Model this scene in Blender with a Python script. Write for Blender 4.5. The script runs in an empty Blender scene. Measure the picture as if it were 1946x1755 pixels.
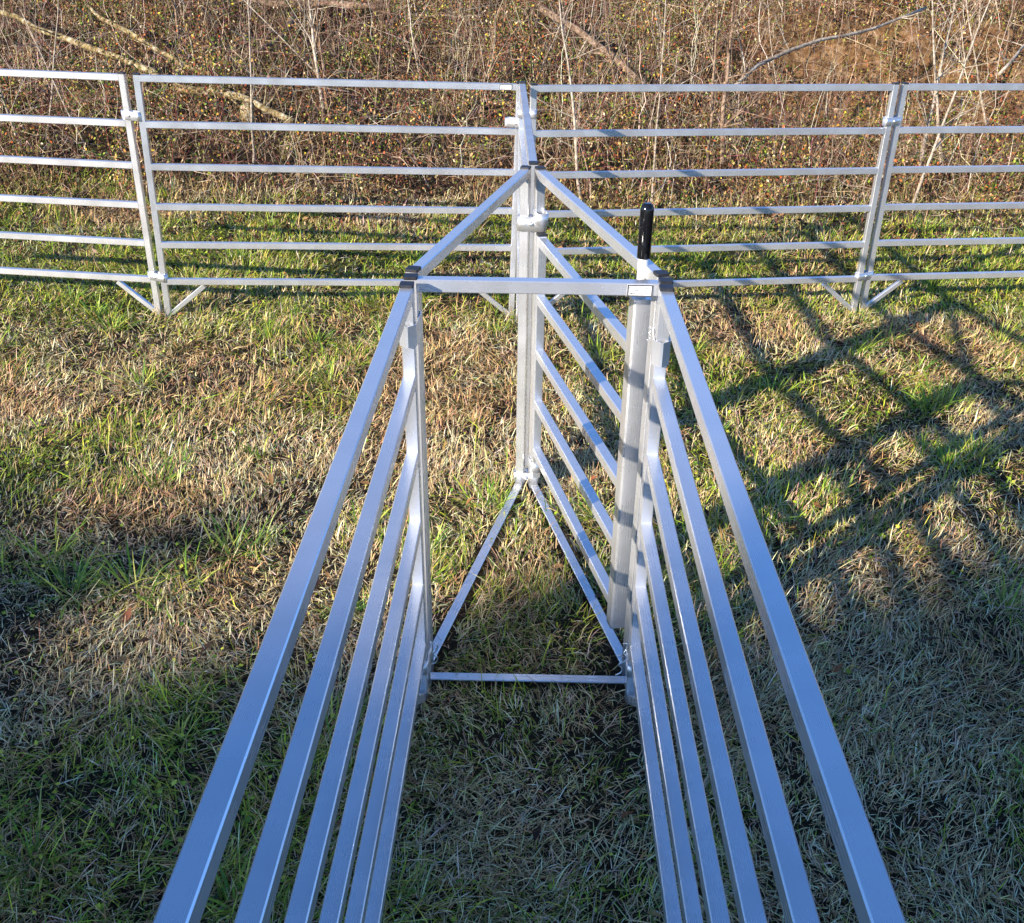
import bpy, math
import numpy as np
from mathutils import Matrix, Vector

rng = np.random.default_rng(11)
C = bpy.context.scene.collection
R = math.radians

# ------------------------------------------------------------------ camera
CAM_H, PITCH, ROLL, FPX, CXP, CYP, IW, IH = 2.46489, 0.510538, 0.0135984, 1956.32, 973.0, 914.87, 1946.0, 1755.0


def make_camera():
    cd = bpy.data.cameras.new('camera')
    cam = bpy.data.objects.new('camera', cd)
    C.objects.link(cam)
    cp, sp, cr, sr = math.cos(PITCH), math.sin(PITCH), math.cos(ROLL), math.sin(ROLL)
    fwd = Vector((0, cp, -sp))
    right0 = Vector((1, 0, 0))
    down0 = Vector((0, -sp, -cp))
    xa = cr * right0 - sr * down0
    ya = sr * right0 + cr * down0
    m = Matrix(((xa.x, -ya.x, -fwd.x, 0), (xa.y, -ya.y, -fwd.y, 0), (xa.z, -ya.z, -fwd.z, CAM_H), (0, 0, 0, 1)))
    cam.matrix_world = m
    cd.sensor_fit = 'HORIZONTAL'
    cd.sensor_width = 36.0
    cd.lens = FPX / IW * 36.0
    cd.shift_y = (CYP - IH / 2) / IW
    cd.clip_start = 0.05
    cd.clip_end = 500
    bpy.context.scene.camera = cam


def ray(u, v):
    a, b = (u - CXP) / FPX, (v - CYP) / FPX
    cr, sr, cp, sp = math.cos(ROLL), math.sin(ROLL), math.cos(PITCH), math.sin(PITCH)
    x, y = cr * a + sr * b, -sr * a + cr * b
    return np.array([x, cp - y * sp, -sp - y * cp])


def at(u, v, y):                 # a point seen at (u, v) at distance y in front
    d = ray(u, v)
    return d * y / d[1] + np.array([0, 0, CAM_H])


def on_ground(u, v):
    d = ray(u, v)
    t = 1.0
    while t < 40:
        p = d * t + np.array([0, 0, CAM_H])
        if p[2] < ground(p[0], p[1]):
            return p
        t += 0.02
    return p


# ------------------------------------------------------------------ terrain
def sstep(a, b, t):
    t = np.clip((t - a) / (b - a), 0, 1)
    return t * t * (3 - 2 * t)


def vnoise(x, y, seed=0):
    x = np.asarray(x, float)
    y = np.asarray(y, float)
    xi, yi = np.floor(x).astype(np.int64), np.floor(y).astype(np.int64)
    fx, fy = x - xi, y - yi
    fx, fy = fx * fx * (3 - 2 * fx), fy * fy * (3 - 2 * fy)

    def h(i, j):
        n = (i * 374761393 + j * 668265263 + seed * 1442695041) & 0xFFFFFFFF
        n = ((n ^ (n >> 13)) * 1274126177) & 0xFFFFFFFF
        n = n ^ (n >> 16)
        return (n & 0xFFFF) / 65535.0
    return (h(xi, yi) * (1 - fx) + h(xi + 1, yi) * fx) * (1 - fy) + (h(xi, yi + 1) * (1 - fx) + h(xi + 1, yi + 1) * fx) * fy


def fbm(x, y, seed=0, o=4):
    s, a, tot = 0, 1.0, 0
    for k in range(o):
        s = s + a * vnoise(np.asarray(x) * 2 ** k, np.asarray(y) * 2 ** k, seed + k)
        tot += a
        a *= 0.55
    return s / tot


def ground(x, y):
    x = np.asarray(x, float)
    y = np.asarray(y, float)
    z = np.interp(y, [-80, 9.3, 10.5, 13, 15, 18, 26, 60, 120], [0, 0, 0.06, 0.52, 1.05, 2.0, 5.0, 14, 22])
    z = z - 0.012 * np.clip(x, -5, 5) * sstep(3, 6.5, y)
    # a shallow wash with a cut bank on the right
    wash = sstep(1.6, 3.4, x) * sstep(10.4, 12.0, y)
    bank = np.interp(y, [10, 11.5, 12.6, 13.5, 14.1, 16, 20], [0, -0.2, -0.45, 0.10, 0.42, 0.15, 0])
    z = z + wash * bank
    z = z + (fbm(x * 1.3, y * 1.3, 3, 3) - 0.5) * (0.02 + 0.25 * sstep(10, 13, y)) + (fbm(x * 2.6, y * 2.6, 37, 3) - 0.5) * 0.34 * sstep(9.8, 12, y)
    return z


# ------------------------------------------------------------------ materials
def nodes_of(name):
    m = bpy.data.materials.new(name)
    m.use_nodes = True
    nt = m.node_tree
    return m, nt, nt.nodes['Principled BSDF']


def N(nt, t, **kw):
    n = nt.nodes.new(t)
    for k, v in kw.items():
        setattr(n, k, v)
    return n


def noise(nt, vec, scale, detail=3, rough=0.55):
    n = N(nt, 'ShaderNodeTexNoise')
    n.inputs['Scale'].default_value = scale
    n.inputs['Detail'].default_value = detail
    n.inputs['Roughness'].default_value = rough
    if vec is not None:
        nt.links.new(vec, n.inputs['Vector'])
    return n.outputs['Fac']


def ramp(nt, fac, stops):
    r = N(nt, 'ShaderNodeValToRGB')
    e = r.color_ramp.elements
    while len(e) < len(stops):
        e.new(0.5)
    for el, (p, c) in zip(e, stops):
        el.position = p
        el.color = (c, c, c, 1) if not isinstance(c, tuple) else (*c, 1)
    nt.links.new(fac, r.inputs['Fac'])
    return r.outputs['Color']


def mapped(nt, out, scale):
    mp = N(nt, 'ShaderNodeMapping')
    mp.inputs['Scale'].default_value = scale
    nt.links.new(out, mp.inputs['Vector'])
    return mp.outputs['Vector']


def mathn(nt, op, a, b):
    n = N(nt, 'ShaderNodeMath', operation=op)
    for i, v in enumerate((a, b)):
        if isinstance(v, (int, float)):
            n.inputs[i].default_value = v
        else:
            nt.links.new(v, n.inputs[i])
    return n.outputs[0]


def mat_aluminium(name='mill aluminium', base=0.78, rough=0.20, metal=0.5):
    m, nt, b = nodes_of(name)
    uv = N(nt, 'ShaderNodeUVMap').outputs['UV']
    tc = N(nt, 'ShaderNodeTexCoord').outputs['Object']
    br = noise(nt, mapped(nt, uv, (1.2, 420.0, 1)), 1.0, 2, 0.6)        # drawing lines along the tube
    sm = noise(nt, tc, 7.0, 2, 0.5)                                      # handling smudges
    dr = noise(nt, mapped(nt, uv, (14.0, 60.0, 1)), 1.0, 4, 0.7)         # scuffs
    col = N(nt, 'ShaderNodeMix', data_type='RGBA')
    scuff = ramp(nt, dr, [(0.62, 0.0), (0.80, 1.0)])
    col.inputs['A'].default_value = (base, base * 1.005, base * 1.02, 1)
    col.inputs['B'].default_value = (base * 0.72, base * 0.73, base * 0.76, 1)
    f = mathn(nt, 'MULTIPLY', scuff, 0.22)
    nt.links.new(f, col.inputs['Factor'])
    c2 = N(nt, 'ShaderNodeMix', data_type='RGBA', blend_type='MULTIPLY')
    c2.inputs['Factor'].default_value = 1.0
    nt.links.new(col.outputs['Result'], c2.inputs['A'])
    nt.links.new(ramp(nt, sm, [(0.3, 0.91), (0.7, 1.0)]), c2.inputs['B'])
    b2 = N(nt, 'ShaderNodeBsdfPrincipled')          # broad sheen of the mill finish
    nt.links.new(c2.outputs['Result'], b.inputs['Base Color'])
    nt.links.new(c2.outputs['Result'], b2.inputs['Base Color'])
    b.inputs['Metallic'].default_value = 1.0
    b2.inputs['Metallic'].default_value = metal
    b2.inputs['Roughness'].default_value = 0.62
    r1 = mathn(nt, 'MULTIPLY', br, 0.08)
    r2 = mathn(nt, 'MULTIPLY', sm, 0.22)
    rr = mathn(nt, 'ADD', mathn(nt, 'ADD', r1, r2), rough - 0.08)
    nt.links.new(rr, b.inputs['Roughness'])
    bp = N(nt, 'ShaderNodeBump')
    bp.inputs['Strength'].default_value = 0.025
    bp.inputs['Distance'].default_value = 0.002
    hh = mathn(nt, 'ADD', mathn(nt, 'MULTIPLY', br, 0.3), sm)
    nt.links.new(hh, bp.inputs['Height'])
    nt.links.new(bp.outputs['Normal'], b.inputs['Normal'])
    nt.links.new(bp.outputs['Normal'], b2.inputs['Normal'])
    ms = N(nt, 'ShaderNodeMixShader')
    ms.inputs[0].default_value = 0.33
    nt.links.new(b.outputs[0], ms.inputs[1])
    nt.links.new(b2.outputs[0], ms.inputs[2])
    nt.links.new(ms.outputs[0], nt.nodes['Material Output'].inputs['Surface'])
    return m


def mat_plain(name, col, rough=0.5, metal=0.0, nscale=40, amt=0.3, spec=0.5):
    m, nt, b = nodes_of(name)
    tc = N(nt, 'ShaderNodeTexCoord').outputs['Object']
    n = noise(nt, tc, nscale, 4)
    lo = tuple(c * (1 - amt) for c in col)
    hi = tuple(min(1, c * (1 + amt)) for c in col)
    nt.links.new(ramp(nt, n, [(0.3, lo), (0.7, hi)]), b.inputs['Base Color'])
    b.inputs['Roughness'].default_value = rough
    b.inputs['Metallic'].default_value = metal
    b.inputs['Specular IOR Level'].default_value = spec
    return m


def mat_tint(name, rough=0.6, spec=0.25, transl=0.0):
    m, nt, b = nodes_of(name)
    a = N(nt, 'ShaderNodeAttribute', attribute_name='tint')
    tc = N(nt, 'ShaderNodeTexCoord').outputs['Object']
    n = noise(nt, tc, 60, 2)
    mx = N(nt, 'ShaderNodeMix', data_type='RGBA', blend_type='MULTIPLY')
    mx.inputs['Factor'].default_value = 1
    nt.links.new(a.outputs['Color'], mx.inputs['A'])
    nt.links.new(ramp(nt, n, [(0.25, 0.75), (0.75, 1.15)]), mx.inputs['B'])
    nt.links.new(mx.outputs['Result'], b.inputs['Base Color'])
    b.inputs['Roughness'].default_value = rough
    b.inputs['Specular IOR Level'].default_value = spec
    if transl:
        t = N(nt, 'ShaderNodeBsdfTranslucent')
        nt.links.new(mx.outputs['Result'], t.inputs['Color'])
        ms = N(nt, 'ShaderNodeMixShader')
        ms.inputs[0].default_value = transl
        nt.links.new(b.outputs[0], ms.inputs[1])
        nt.links.new(t.outputs[0], ms.inputs[2])
        nt.links.new(ms.outputs[0], nt.nodes['Material Output'].inputs['Surface'])
    return m


def mat_ground():
    m, nt, b = nodes_of('thatch and soil')
    tc = N(nt, 'ShaderNodeTexCoord').outputs['Object']
    n1 = noise(nt, tc, 1.6, 5)
    n2 = noise(nt, tc, 38, 5, 0.7)
    n3 = noise(nt, tc, 140, 3, 0.7)
    thatch = ramp(nt, n2, [(0.32, (0.022, 0.018, 0.012)), (0.58, (0.042, 0.031, 0.018)), (0.82, (0.14, 0.10, 0.055))])
    dirt = ramp(nt, noise(nt, tc, 6, 8, 0.75), [(0.30, (0.035, 0.018, 0.009)), (0.5, (0.20, 0.105, 0.043)), (0.75, (0.55, 0.38, 0.21))])  # bare soil; its darkest patches stand in for shade on the cut bank
    at_ = N(nt, 'ShaderNodeAttribute', attribute_name='dirt')
    mk = mathn(nt, 'ADD', at_.outputs['Fac'], mathn(nt, 'MULTIPLY', mathn(nt, 'SUBTRACT', n1, 0.5), 1.4))
    mk = ramp(nt, mk, [(0.42, 0.0), (0.58, 1.0)])
    mx = N(nt, 'ShaderNodeMix', data_type='RGBA')
    nt.links.new(mk, mx.inputs['Factor'])
    nt.links.new(thatch, mx.inputs['A'])
    nt.links.new(dirt, mx.inputs['B'])
    nt.links.new(mx.outputs['Result'], b.inputs['Base Color'])
    b.inputs['Roughness'].default_value = 0.95
    b.inputs['Specular IOR Level'].default_value = 0.1
    bp = N(nt, 'ShaderNodeBump')
    bp.inputs['Strength'].default_value = 0.8
    bp.inputs['Distance'].default_value = 0.02
    nt.links.new(mathn(nt, 'ADD', n2, n3), bp.inputs['Height'])
    nt.links.new(bp.outputs['Normal'], b.inputs['Normal'])
    return m


def mat_bark(name, lo, mid, hi, scale=30):
    m, nt, b = nodes_of(name)
    tc = N(nt, 'ShaderNodeTexCoord').outputs['Object']
    n = noise(nt, tc, scale, 6, 0.7)
    n2 = noise(nt, tc, 5, 3)
    f = mathn(nt, 'ADD', mathn(nt, 'MULTIPLY', n, 0.7), mathn(nt, 'MULTIPLY', n2, 0.3))
    nt.links.new(ramp(nt, f, [(0.38, lo), (0.5, mid), (0.62, hi)]), b.inputs['Base Color'])
    b.inputs['Roughness'].default_value = 0.85
    b.inputs['Specular IOR Level'].default_value = 0.2
    bp = N(nt, 'ShaderNodeBump')
    bp.inputs['Strength'].default_value = 0.6
    bp.inputs['Distance'].default_value = 0.01
    nt.links.new(n, bp.inputs['Height'])
    nt.links.new(bp.outputs['Normal'], b.inputs['Normal'])
    return m


M = {}
M['alu'] = mat_aluminium()
M['cast'] = mat_aluminium('rolled aluminium strap', 0.76, 0.30, 0.6)
M['wire'] = mat_plain('bright zinc wire', (0.72, 0.73, 0.75), 0.28, 0.9, 200, 0.1)
M['rubber'] = mat_plain('black plastic cap', (0.018, 0.018, 0.021), 0.45, 0, 120, 0.4)
M['grip'] = mat_plain('glossy black vinyl grip', (0.006, 0.006, 0.007), 0.13, 0, 60, 0.3)
M['pipe'] = mat_plain('pale galvanised pipe', (0.80, 0.77, 0.74), 0.42, 0.35, 60, 0.06)
M['plate'] = mat_plain('white label', (0.84, 0.84, 0.83), 0.4, 0, 80, 0.03)
M['ink'] = mat_plain('dark print', (0.05, 0.05, 0.055), 0.6, 0, 80, 0.2)
M['ground'] = mat_ground()
M['grass'] = mat_tint('turf blades', 0.55, 0.3, 0.15)
M['coarse'] = mat_tint('coarse green blades', 0.45, 0.4, 0.2)
M['leaf'] = mat_tint('dry leaves', 0.65, 0.25, 0.1)
M['stem'] = mat_tint('dry stems', 0.7, 0.25)
M['pale_bark'] = mat_bark('pale sapling bark', (0.14, 0.105, 0.075), (0.34, 0.28, 0.21), (0.58, 0.50, 0.40))
M['brown_bark'] = mat_bark('brown sapling bark', (0.045, 0.027, 0.018), (0.17, 0.11, 0.07), (0.36, 0.26, 0.18))
M['lichen'] = mat_bark('lichen covered bark', (0.04, 0.028, 0.018), (0.22, 0.16, 0.06), (0.48, 0.42, 0.30), 16)
M['needle'] = mat_tint('evergreen foliage', 0.6, 0.2)


# ------------------------------------------------------------------ mesh helpers
def tag(o, label=None, cat=None, group=None, kind=None):
    for k, v in (('label', label), ('category', cat), ('group', group), ('kind', kind)):
        if v:
            o[k] = v
    return o


def empty(name, loc=(0, 0, 0), rz=0.0):
    o = bpy.data.objects.new(name, None)
    C.objects.link(o)
    o.location = loc
    o.rotation_euler = (0, 0, rz)
    o.empty_display_size = 0.1
    return o


def np_mesh(name, V, quads=None, tris=None, tint=None, attr='tint', smooth=False):
    me = bpy.data.meshes.new(name)
    V = np.asarray(V, np.float32)
    me.vertices.add(len(V))
    me.vertices.foreach_set('co', V.ravel())
    parts, tot = [], []
    if quads is not None and len(quads):
        parts.append(np.asarray(quads, np.int32).ravel())
        tot.append(np.full(len(quads), 4, np.int32))
    if tris is not None and len(tris):
        parts.append(np.asarray(tris, np.int32).ravel())
        tot.append(np.full(len(tris), 3, np.int32))
    idx = np.concatenate(parts)
    tot = np.concatenate(tot)
    start = np.concatenate([[0], np.cumsum(tot)[:-1]]).astype(np.int32)
    me.loops.add(len(idx))
    me.loops.foreach_set('vertex_index', idx)
    me.polygons.add(len(tot))
    me.polygons.foreach_set('loop_start', start)
    me.polygons.foreach_set('loop_total', tot)
    if smooth:
        me.polygons.foreach_set('use_smooth', np.ones(len(tot), bool))
    if tint is not None:
        tint = np.asarray(tint, np.float32)
        if tint.ndim == 1:
            a = me.attributes.new(attr, 'FLOAT', 'POINT')
            a.data.foreach_set('value', tint)
        else:
            a = me.attributes.new(attr, 'FLOAT_COLOR', 'POINT')
            a.data.foreach_set('color', np.concatenate([tint, np.ones((len(tint), 1), np.float32)], 1).ravel())
    me.update()
    me.validate()
    return me


def link(name, me, mat, parent=None):
    o = bpy.data.objects.new(name, me)
    C.objects.link(o)
    if mat is not None and not len(me.materials):
        me.materials.append(mat)
    if parent is not None:
        o.parent = parent
    return o


class MB:
    def __init__(self):
        self.v, self.f, self.uv, self.sm = [], [], [], []

    def face(self, idx, uvs, smooth=False):
        self.f.append(idx)
        self.uv.append(uvs)
        self.sm.append(smooth)

    def beam(self, p0, p1, w, h, up=(0, 0, 1), ch=0.0025):
        p0, p1, up = Vector(p0), Vector(p1), Vector(up)
        d = (p1 - p0)
        L = d.length
        d.normalize()
        s = d.cross(up).normalized()
        t = s.cross(d).normalized()
        a, b = w / 2, h / 2
        c = min(ch, a * 0.6, b * 0.6)
        prof = [(a, -b + c), (a, b - c), (a - c, b), (-a + c, b), (-a, b - c), (-a, -b + c), (-a + c, -b), (a - c, -b)]
        per = [0.0]
        for i in range(8):
            q0, q1 = prof[i], prof[(i + 1) % 8]
            per.append(per[-1] + math.hypot(q1[0] - q0[0], q1[1] - q0[1]))
        base = len(self.v)
        for P in (p0, p1):
            for x, y in prof:
                self.v.append(P + s * x + t * y)
        u0 = (base * 0.137) % 7.0
        for i in range(8):
            j = (i + 1) % 8
            self.face([base + i, base + j, base + 8 + j, base + 8 + i],
                      [(u0, per[i]), (u0, per[i + 1]), (u0 + L, per[i + 1]), (u0 + L, per[i])])
        self.face([base + i for i in range(8)][::-1], [(u0 + prof[i][0], prof[i][1]) for i in range(8)][::-1])
        self.face([base + 8 + i for i in range(8)], [(u0 + prof[i][0], prof[i][1]) for i in range(8)])

    def tube(self, pts, radii, n=8, cap=True):
        pts = [Vector(p) for p in pts]
        base = len(self.v)
        k = len(pts)
        nrm = None
        acc = 0
        us = []
        for i, p in enumerate(pts):
            a, b = pts[max(0, i - 1)], pts[min(k - 1, i + 1)]
            d = (b - a).normalized()
            if nrm is None:
                nrm = d.orthogonal().normalized()
            nrm = (nrm - d * nrm.dot(d)).normalized()
            bn = d.cross(nrm)
            r = radii[i] if hasattr(radii, '__len__') else radii
            if i:
                acc += (p - pts[i - 1]).length
            us.append(acc)
            for j in range(n):
                t = 2 * math.pi * j / n
                self.v.append(p + nrm * (r * math.cos(t)) + bn * (r * math.sin(t)))
        for i in range(k - 1):
            for j in range(n):
                j2 = (j + 1) % n
                self.face([base + i * n + j, base + i * n + j2, base + (i + 1) * n + j2, base + (i + 1) * n + j],
                          [(us[i], j / n), (us[i], (j + 1) / n), (us[i + 1], (j + 1) / n), (us[i + 1], j / n)], True)
        if cap:
            self.face([base + j for j in range(n)][::-1], [(0, 0)] * n)
            self.face([base + (k - 1) * n + j for j in range(n)], [(0, 0)] * n)

    def ring(self, outline, z0, z1, t):
        """a flat band following a closed 2-D outline"""
        n = len(outline)
        P = [Vector((x, y)) for x, y in outline]
        inn = []
        for i in range(n):
            d = (P[(i + 1) % n] - P[i - 1]).normalized()
            inn.append(P[i] + Vector((-d.y, d.x)) * t)
        base = len(self.v)
        for z in (z0, z1):
            for p in P:
                self.v.append(Vector((p.x, p.y, z)))
            for p in inn:
                self.v.append(Vector((p.x, p.y, z)))
        acc = 0
        for i in range(n):
            j = (i + 1) % n
            l = (P[j] - P[i]).length
            q = [(acc, 0), (acc + l, 0), (acc + l, z1 - z0), (acc, z1 - z0)]
            self.face([base + i, base + j, base + 2 * n + j, base + 2 * n + i], q, True)
            self.face([base + n + j, base + n + i, base + 3 * n + i, base + 3 * n + j], q, True)
            self.face([base + 2 * n + i, base + 2 * n + j, base + 3 * n + j, base + 3 * n + i], q)
            self.face([base + j, base + i, base + n + i, base + n + j], q)
            acc += l

    def dome(self, c, axis, r, h, n=14, k=5):
        c, axis = Vector(c), Vector(axis).normalized()
        pts, rad = [], []
        for i in range(k + 1):
            a = (math.pi / 2) * i / k
            pts.append(c + axis * (h * math.sin(a)))
            rad.append(max(r * math.cos(a), 0.0004))
        self.tube([c - axis * 0.004] + pts, [r] + rad, n)

    def build(self, name, mat, parent=None):
        me = bpy.data.meshes.new(name)
        me.from_pydata([tuple(p) for p in self.v], [], self.f)
        uvl = me.uv_layers.new(name='UVMap')
        flat = [c for f in self.uv for q in f for c in q]
        uvl.data.foreach_set('uv', flat)
        me.polygons.foreach_set('use_smooth', self.sm)
        me.update()
        return link(name, me, mat, parent)


def beam_obj(name, p0, p1, w, h, mat, parent, up=(0, 0, 1), ch=0.0025):
    b = MB()
    b.beam(p0, p1, w, h, up, ch)
    return b.build(name, mat, parent)


# ------------------------------------------------------------------ aluminium pen
S = 0.038
RT = [1.516, 1.250, 0.996, 0.748, 0.502, 0.258]
TOP = 1.516


def text_mesh(lines, width, height):
    cu = bpy.data.curves.new('lettering', 'FONT')
    cu.body = '\n'.join(lines)
    cu.align_x = 'CENTER'
    cu.align_y = 'CENTER'
    cu.size = 1.0
    cu.offset = 0.018
    cu.space_line = 1.05
    to = bpy.data.objects.new('tmp_lettering', cu)
    C.objects.link(to)
    bpy.context.view_layer.update()
    dg = bpy.context.evaluated_depsgraph_get()
    me = bpy.data.meshes.new_from_object(to.evaluated_get(dg))
    bpy.data.objects.remove(to)
    bpy.data.curves.remove(cu)
    co = np.zeros(len(me.vertices) * 3, np.float32)
    me.vertices.foreach_get('co', co)
    co = co.reshape(-1, 3)
    mn, mx = co.min(0), co.max(0)
    co = (co - (mn + mx) / 2)
    co[:, 0] *= width / (mx[0] - mn[0])
    co[:, 1] *= height / (mx[1] - mn[1])
    co = np.stack([co[:, 0], np.zeros(len(co)), co[:, 1]], 1)
    me.vertices.foreach_set('co', co.astype(np.float32).ravel())
    me.update()
    return me


def name_plate(parent, x, z, yface, w=0.072, h=0.036):
    """small white maker's plate on the face that looks towards -y"""
    p = beam_obj('name_plate', (x - w / 2, yface - 0.0012, z), (x + w / 2, yface - 0.0012, z), 0.0022, h, M['plate'], parent, ch=0.0003)
    f = MB()
    y = yface - 0.0029
    e = 0.0019
    for a, b in (((x - w / 2, y, z + h / 2 - e), (x + w / 2, y, z + h / 2 - e)), ((x - w / 2, y, z - h / 2 + e), (x + w / 2, y, z - h / 2 + e)),
                 ((x - w / 2 + e, y, z - h / 2 + 2 * e), (x - w / 2 + e, y, z + h / 2 - 2 * e)), ((x + w / 2 - e, y, z - h / 2 + 2 * e), (x + w / 2 - e, y, z + h / 2 - 2 * e))):
        f.beam(a, b, 0.0010 if a[2] == b[2] else 2 * e, 2 * e if a[2] == b[2] else 0.0010, (0, 0, 1) if a[2] == b[2] else (0, 1, 0), 0.0001)
    f.build('border', M['ink'], p)
    t = link('lettering', text_mesh(['Kite Farm Products', 'Saltillo, Texas', 'Made In The USA'], w * 0.84, h * 0.66), M['ink'], p)
    t.location = (x, yface - 0.0028, z)
    return p


def make_post(parent, x, z1, name='post'):
    p = beam_obj(name, (x, 0, 0.0), (x, 0, z1), S, S, M['alu'], parent, up=(0, 1, 0))
    c = MB()
    c.beam((x, 0, z1), (x, 0, z1 + 0.009), S + 0.001, S + 0.001, (0, 1, 0), 0.003)
    c.build('end_cap', M['rubber'], p)
    return p


def panel(A, B, label, zA=0.0, zB=0.0, braces=True, plate=None, trim=0.0):
    A, B = Vector((A[0], A[1], zA)), Vector((B[0], B[1], zB))
    d = B - A
    L = math.hypot(d.x, d.y)
    root = empty('livestock_panel', A, math.atan2(d.y, d.x))
    root.rotation_euler = (0, -math.atan2(d.z, L), math.atan2(d.y, d.x))
    tag(root, label, 'livestock panel', 'aluminium livestock panels')
    for x in (0, L):
        make_post(root, x, TOP)
    for z in RT:
        r = beam_obj('rail', (S / 2, 0, z - S / 2), (L - S / 2, 0, z - S / 2), S, S, M['alu'], root)
    # welded diagonal feet
    for x, s in ((0, 1), (L, -1)):
        beam_obj('foot_brace', (x + s * 0.255, 0, RT[5] - S - 0.010), (x + s * (S / 2 + 0.004), 0, 0.020), S * 0.8, S * 0.72, M['alu'], root, up=(0, 1, 0))
    if plate is not None:
        name_plate(root, plate, RT[0] - S / 2, -S / 2, 0.078, 0.034)
    return root


LJ, LJo = (-2.313, 6.543), (-2.391, 6.586)
P_L = panel(LJ, (-0.020, 6.760), 'back fence panel left of the centre joint, with a white label on its top rail', 0.035, -0.018, plate=2.30 - 0.085)
P_LO = panel((-4.62, 6.32 + 0.52), LJo, 'back fence panel at the far left, cut off by the photo edge', 0.05, 0.033)
P_R = panel((0.091, 6.630), (2.396, 6.959), 'back fence panel right of the centre joint, crossed by slanting shadows', -0.006, -0.018)
P_RO = panel((2.471, 7.002), (4.78, 7.28), 'back fence panel at the far right, cut off by the photo edge', -0.022, -0.03)
P_M = panel((0.072, 4.420), (0.030, 6.660), 'six-rail aluminium panel seen end on, running from the triangle\'s peak back to the fence')
P_AL = panel((-0.365, 0.43), (-0.306, 2.818), 'long aluminium panel along the left side of the alley, running under the camera')
P_AR = panel((0.409, 0.43), (0.431, 2.821), 'long aluminium panel along the right side of the alley, running under the camera')


def bow_frame(A, B, label, plate=None):
    A, B = Vector((*A, 0)), Vector((*B, 0))
    d = B - A
    L = d.length
    root = empty('bow_frame', A, math.atan2(d.y, d.x))
    tag(root, label, 'gate frame', 'walk-through frames of the triangle')
    for x in (0, L):
        make_post(root, x, TOP)
    beam_obj('top_bar', (S / 2, 0, TOP - S / 2 + 0.002), (L - S / 2, 0, TOP - S / 2 + 0.002), S, S, M['alu'], root)
    beam_obj('ground_bar', (S / 2, 0, 0.036), (L - S / 2, 0, 0.036), S, 0.009, M['alu'], root)
    if plate is not None:
        name_plate(root, plate, TOP - S / 2, -S / 2, 0.073, 0.035)
    return root


FA, FB = (-0.301, 2.891), (0.437, 2.884)
LA, LB = (-0.301, 2.962), (0.039, 4.333)
RA, RB = (0.432, 2.952), (0.099, 4.327)
F_F = bow_frame(FA, FB, 'level open bow frame across the alley end, maker\'s label at its right', plate=0.663)
F_L = bow_frame(LA, LB, 'open bow frame forming the left slanting side of the triangle')
F_R = bow_frame(RA, RB, 'bow frame forming the right slanting side of the triangle, holding the latched gate')


def make_gate():
    d = Vector((RA[0] - 0.022 - RB[0], RA[1] - RB[1], 0))
    L = d.length
    root = empty('panel_gate', (RB[0], RB[1], 0.0), math.atan2(d.y, d.x))
    tag(root, 'five-rail aluminium gate in the right frame, closed, black handle on its latch tube', 'gate')
    h, l = 0.052, L - 0.098
    st = beam_obj('hinge_stile', (h, 0, 0.10), (h, 0, RT[1] + 0.004), S, S, M['alu'], root, up=(0, 1, 0))
    c = MB()
    c.beam((h, 0, RT[1] + 0.004), (h, 0, RT[1] + 0.013), S + 0.001, S + 0.001, (0, 1, 0), 0.003)
    c.build('end_cap', M['rubber'], st)
    for z in RT[1:]:
        beam_obj('rail', (h + S / 2, 0, z - S / 2), (l - 0.029, 0, z - S / 2), S, S, M['alu'], root)
    beam_obj('latch_tube', (l, 0, 0.165), (l, 0, 1.415), 0.058, 0.058, M['alu'], root, up=(0, 1, 0), ch=0.006)
    lb = MB()
    lb.tube([(l, 0, 1.41), (l, 0, 1.56)], 0.0165, 20)
    bar = lb.build('latch_bar', M['pipe'], root)
    g = MB()
    g.tube([(l, 0, 1.538), (l, 0, 1.541), (l, 0, 1.685), (l, 0, 1.698), (l, 0, 1.703)], [0.0195, 0.0205, 0.0205, 0.0175, 0.009], 24)
    g.build('hand_grip', M['grip'], bar)
    b = MB()
    b.dome((l + 0.0, 0.0165, 1.49), (0, 1, 0), 0.009, 0.007)
    b.build('bolt', M['wire'], bar)
    for z in (1.30, 0.13):
        hb = MB()
        o = []
        for i in range(20):
            t = 2 * math.pi * i / 20
            o.append((0.026 + 0.052 * math.copysign(abs(math.cos(t)) ** 0.5, math.cos(t)), 0.026 * math.copysign(abs(math.sin(t)) ** 0.5, math.sin(t))))
        hb.ring(o, z, z + 0.05, 0.004)
        hb.build('hinge_bracket', M['cast'], root)


make_gate()


def strap_outline(half, depth, pinch=0.004):
    """two rounded lobes that wrap two neighbouring posts"""
    pts = []
    n = 44
    for i in range(n):
        t = 2 * math.pi * i / n
        c, s = math.cos(t), math.sin(t)
        x = half * math.copysign(abs(c) ** 0.55, c)
        y = depth * math.copysign(abs(s) ** 0.35, s)
        y -= math.copysign(pinch * math.exp(-(x / 0.014) ** 2), y)
        pts.append((x, y))
    return pts


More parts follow.
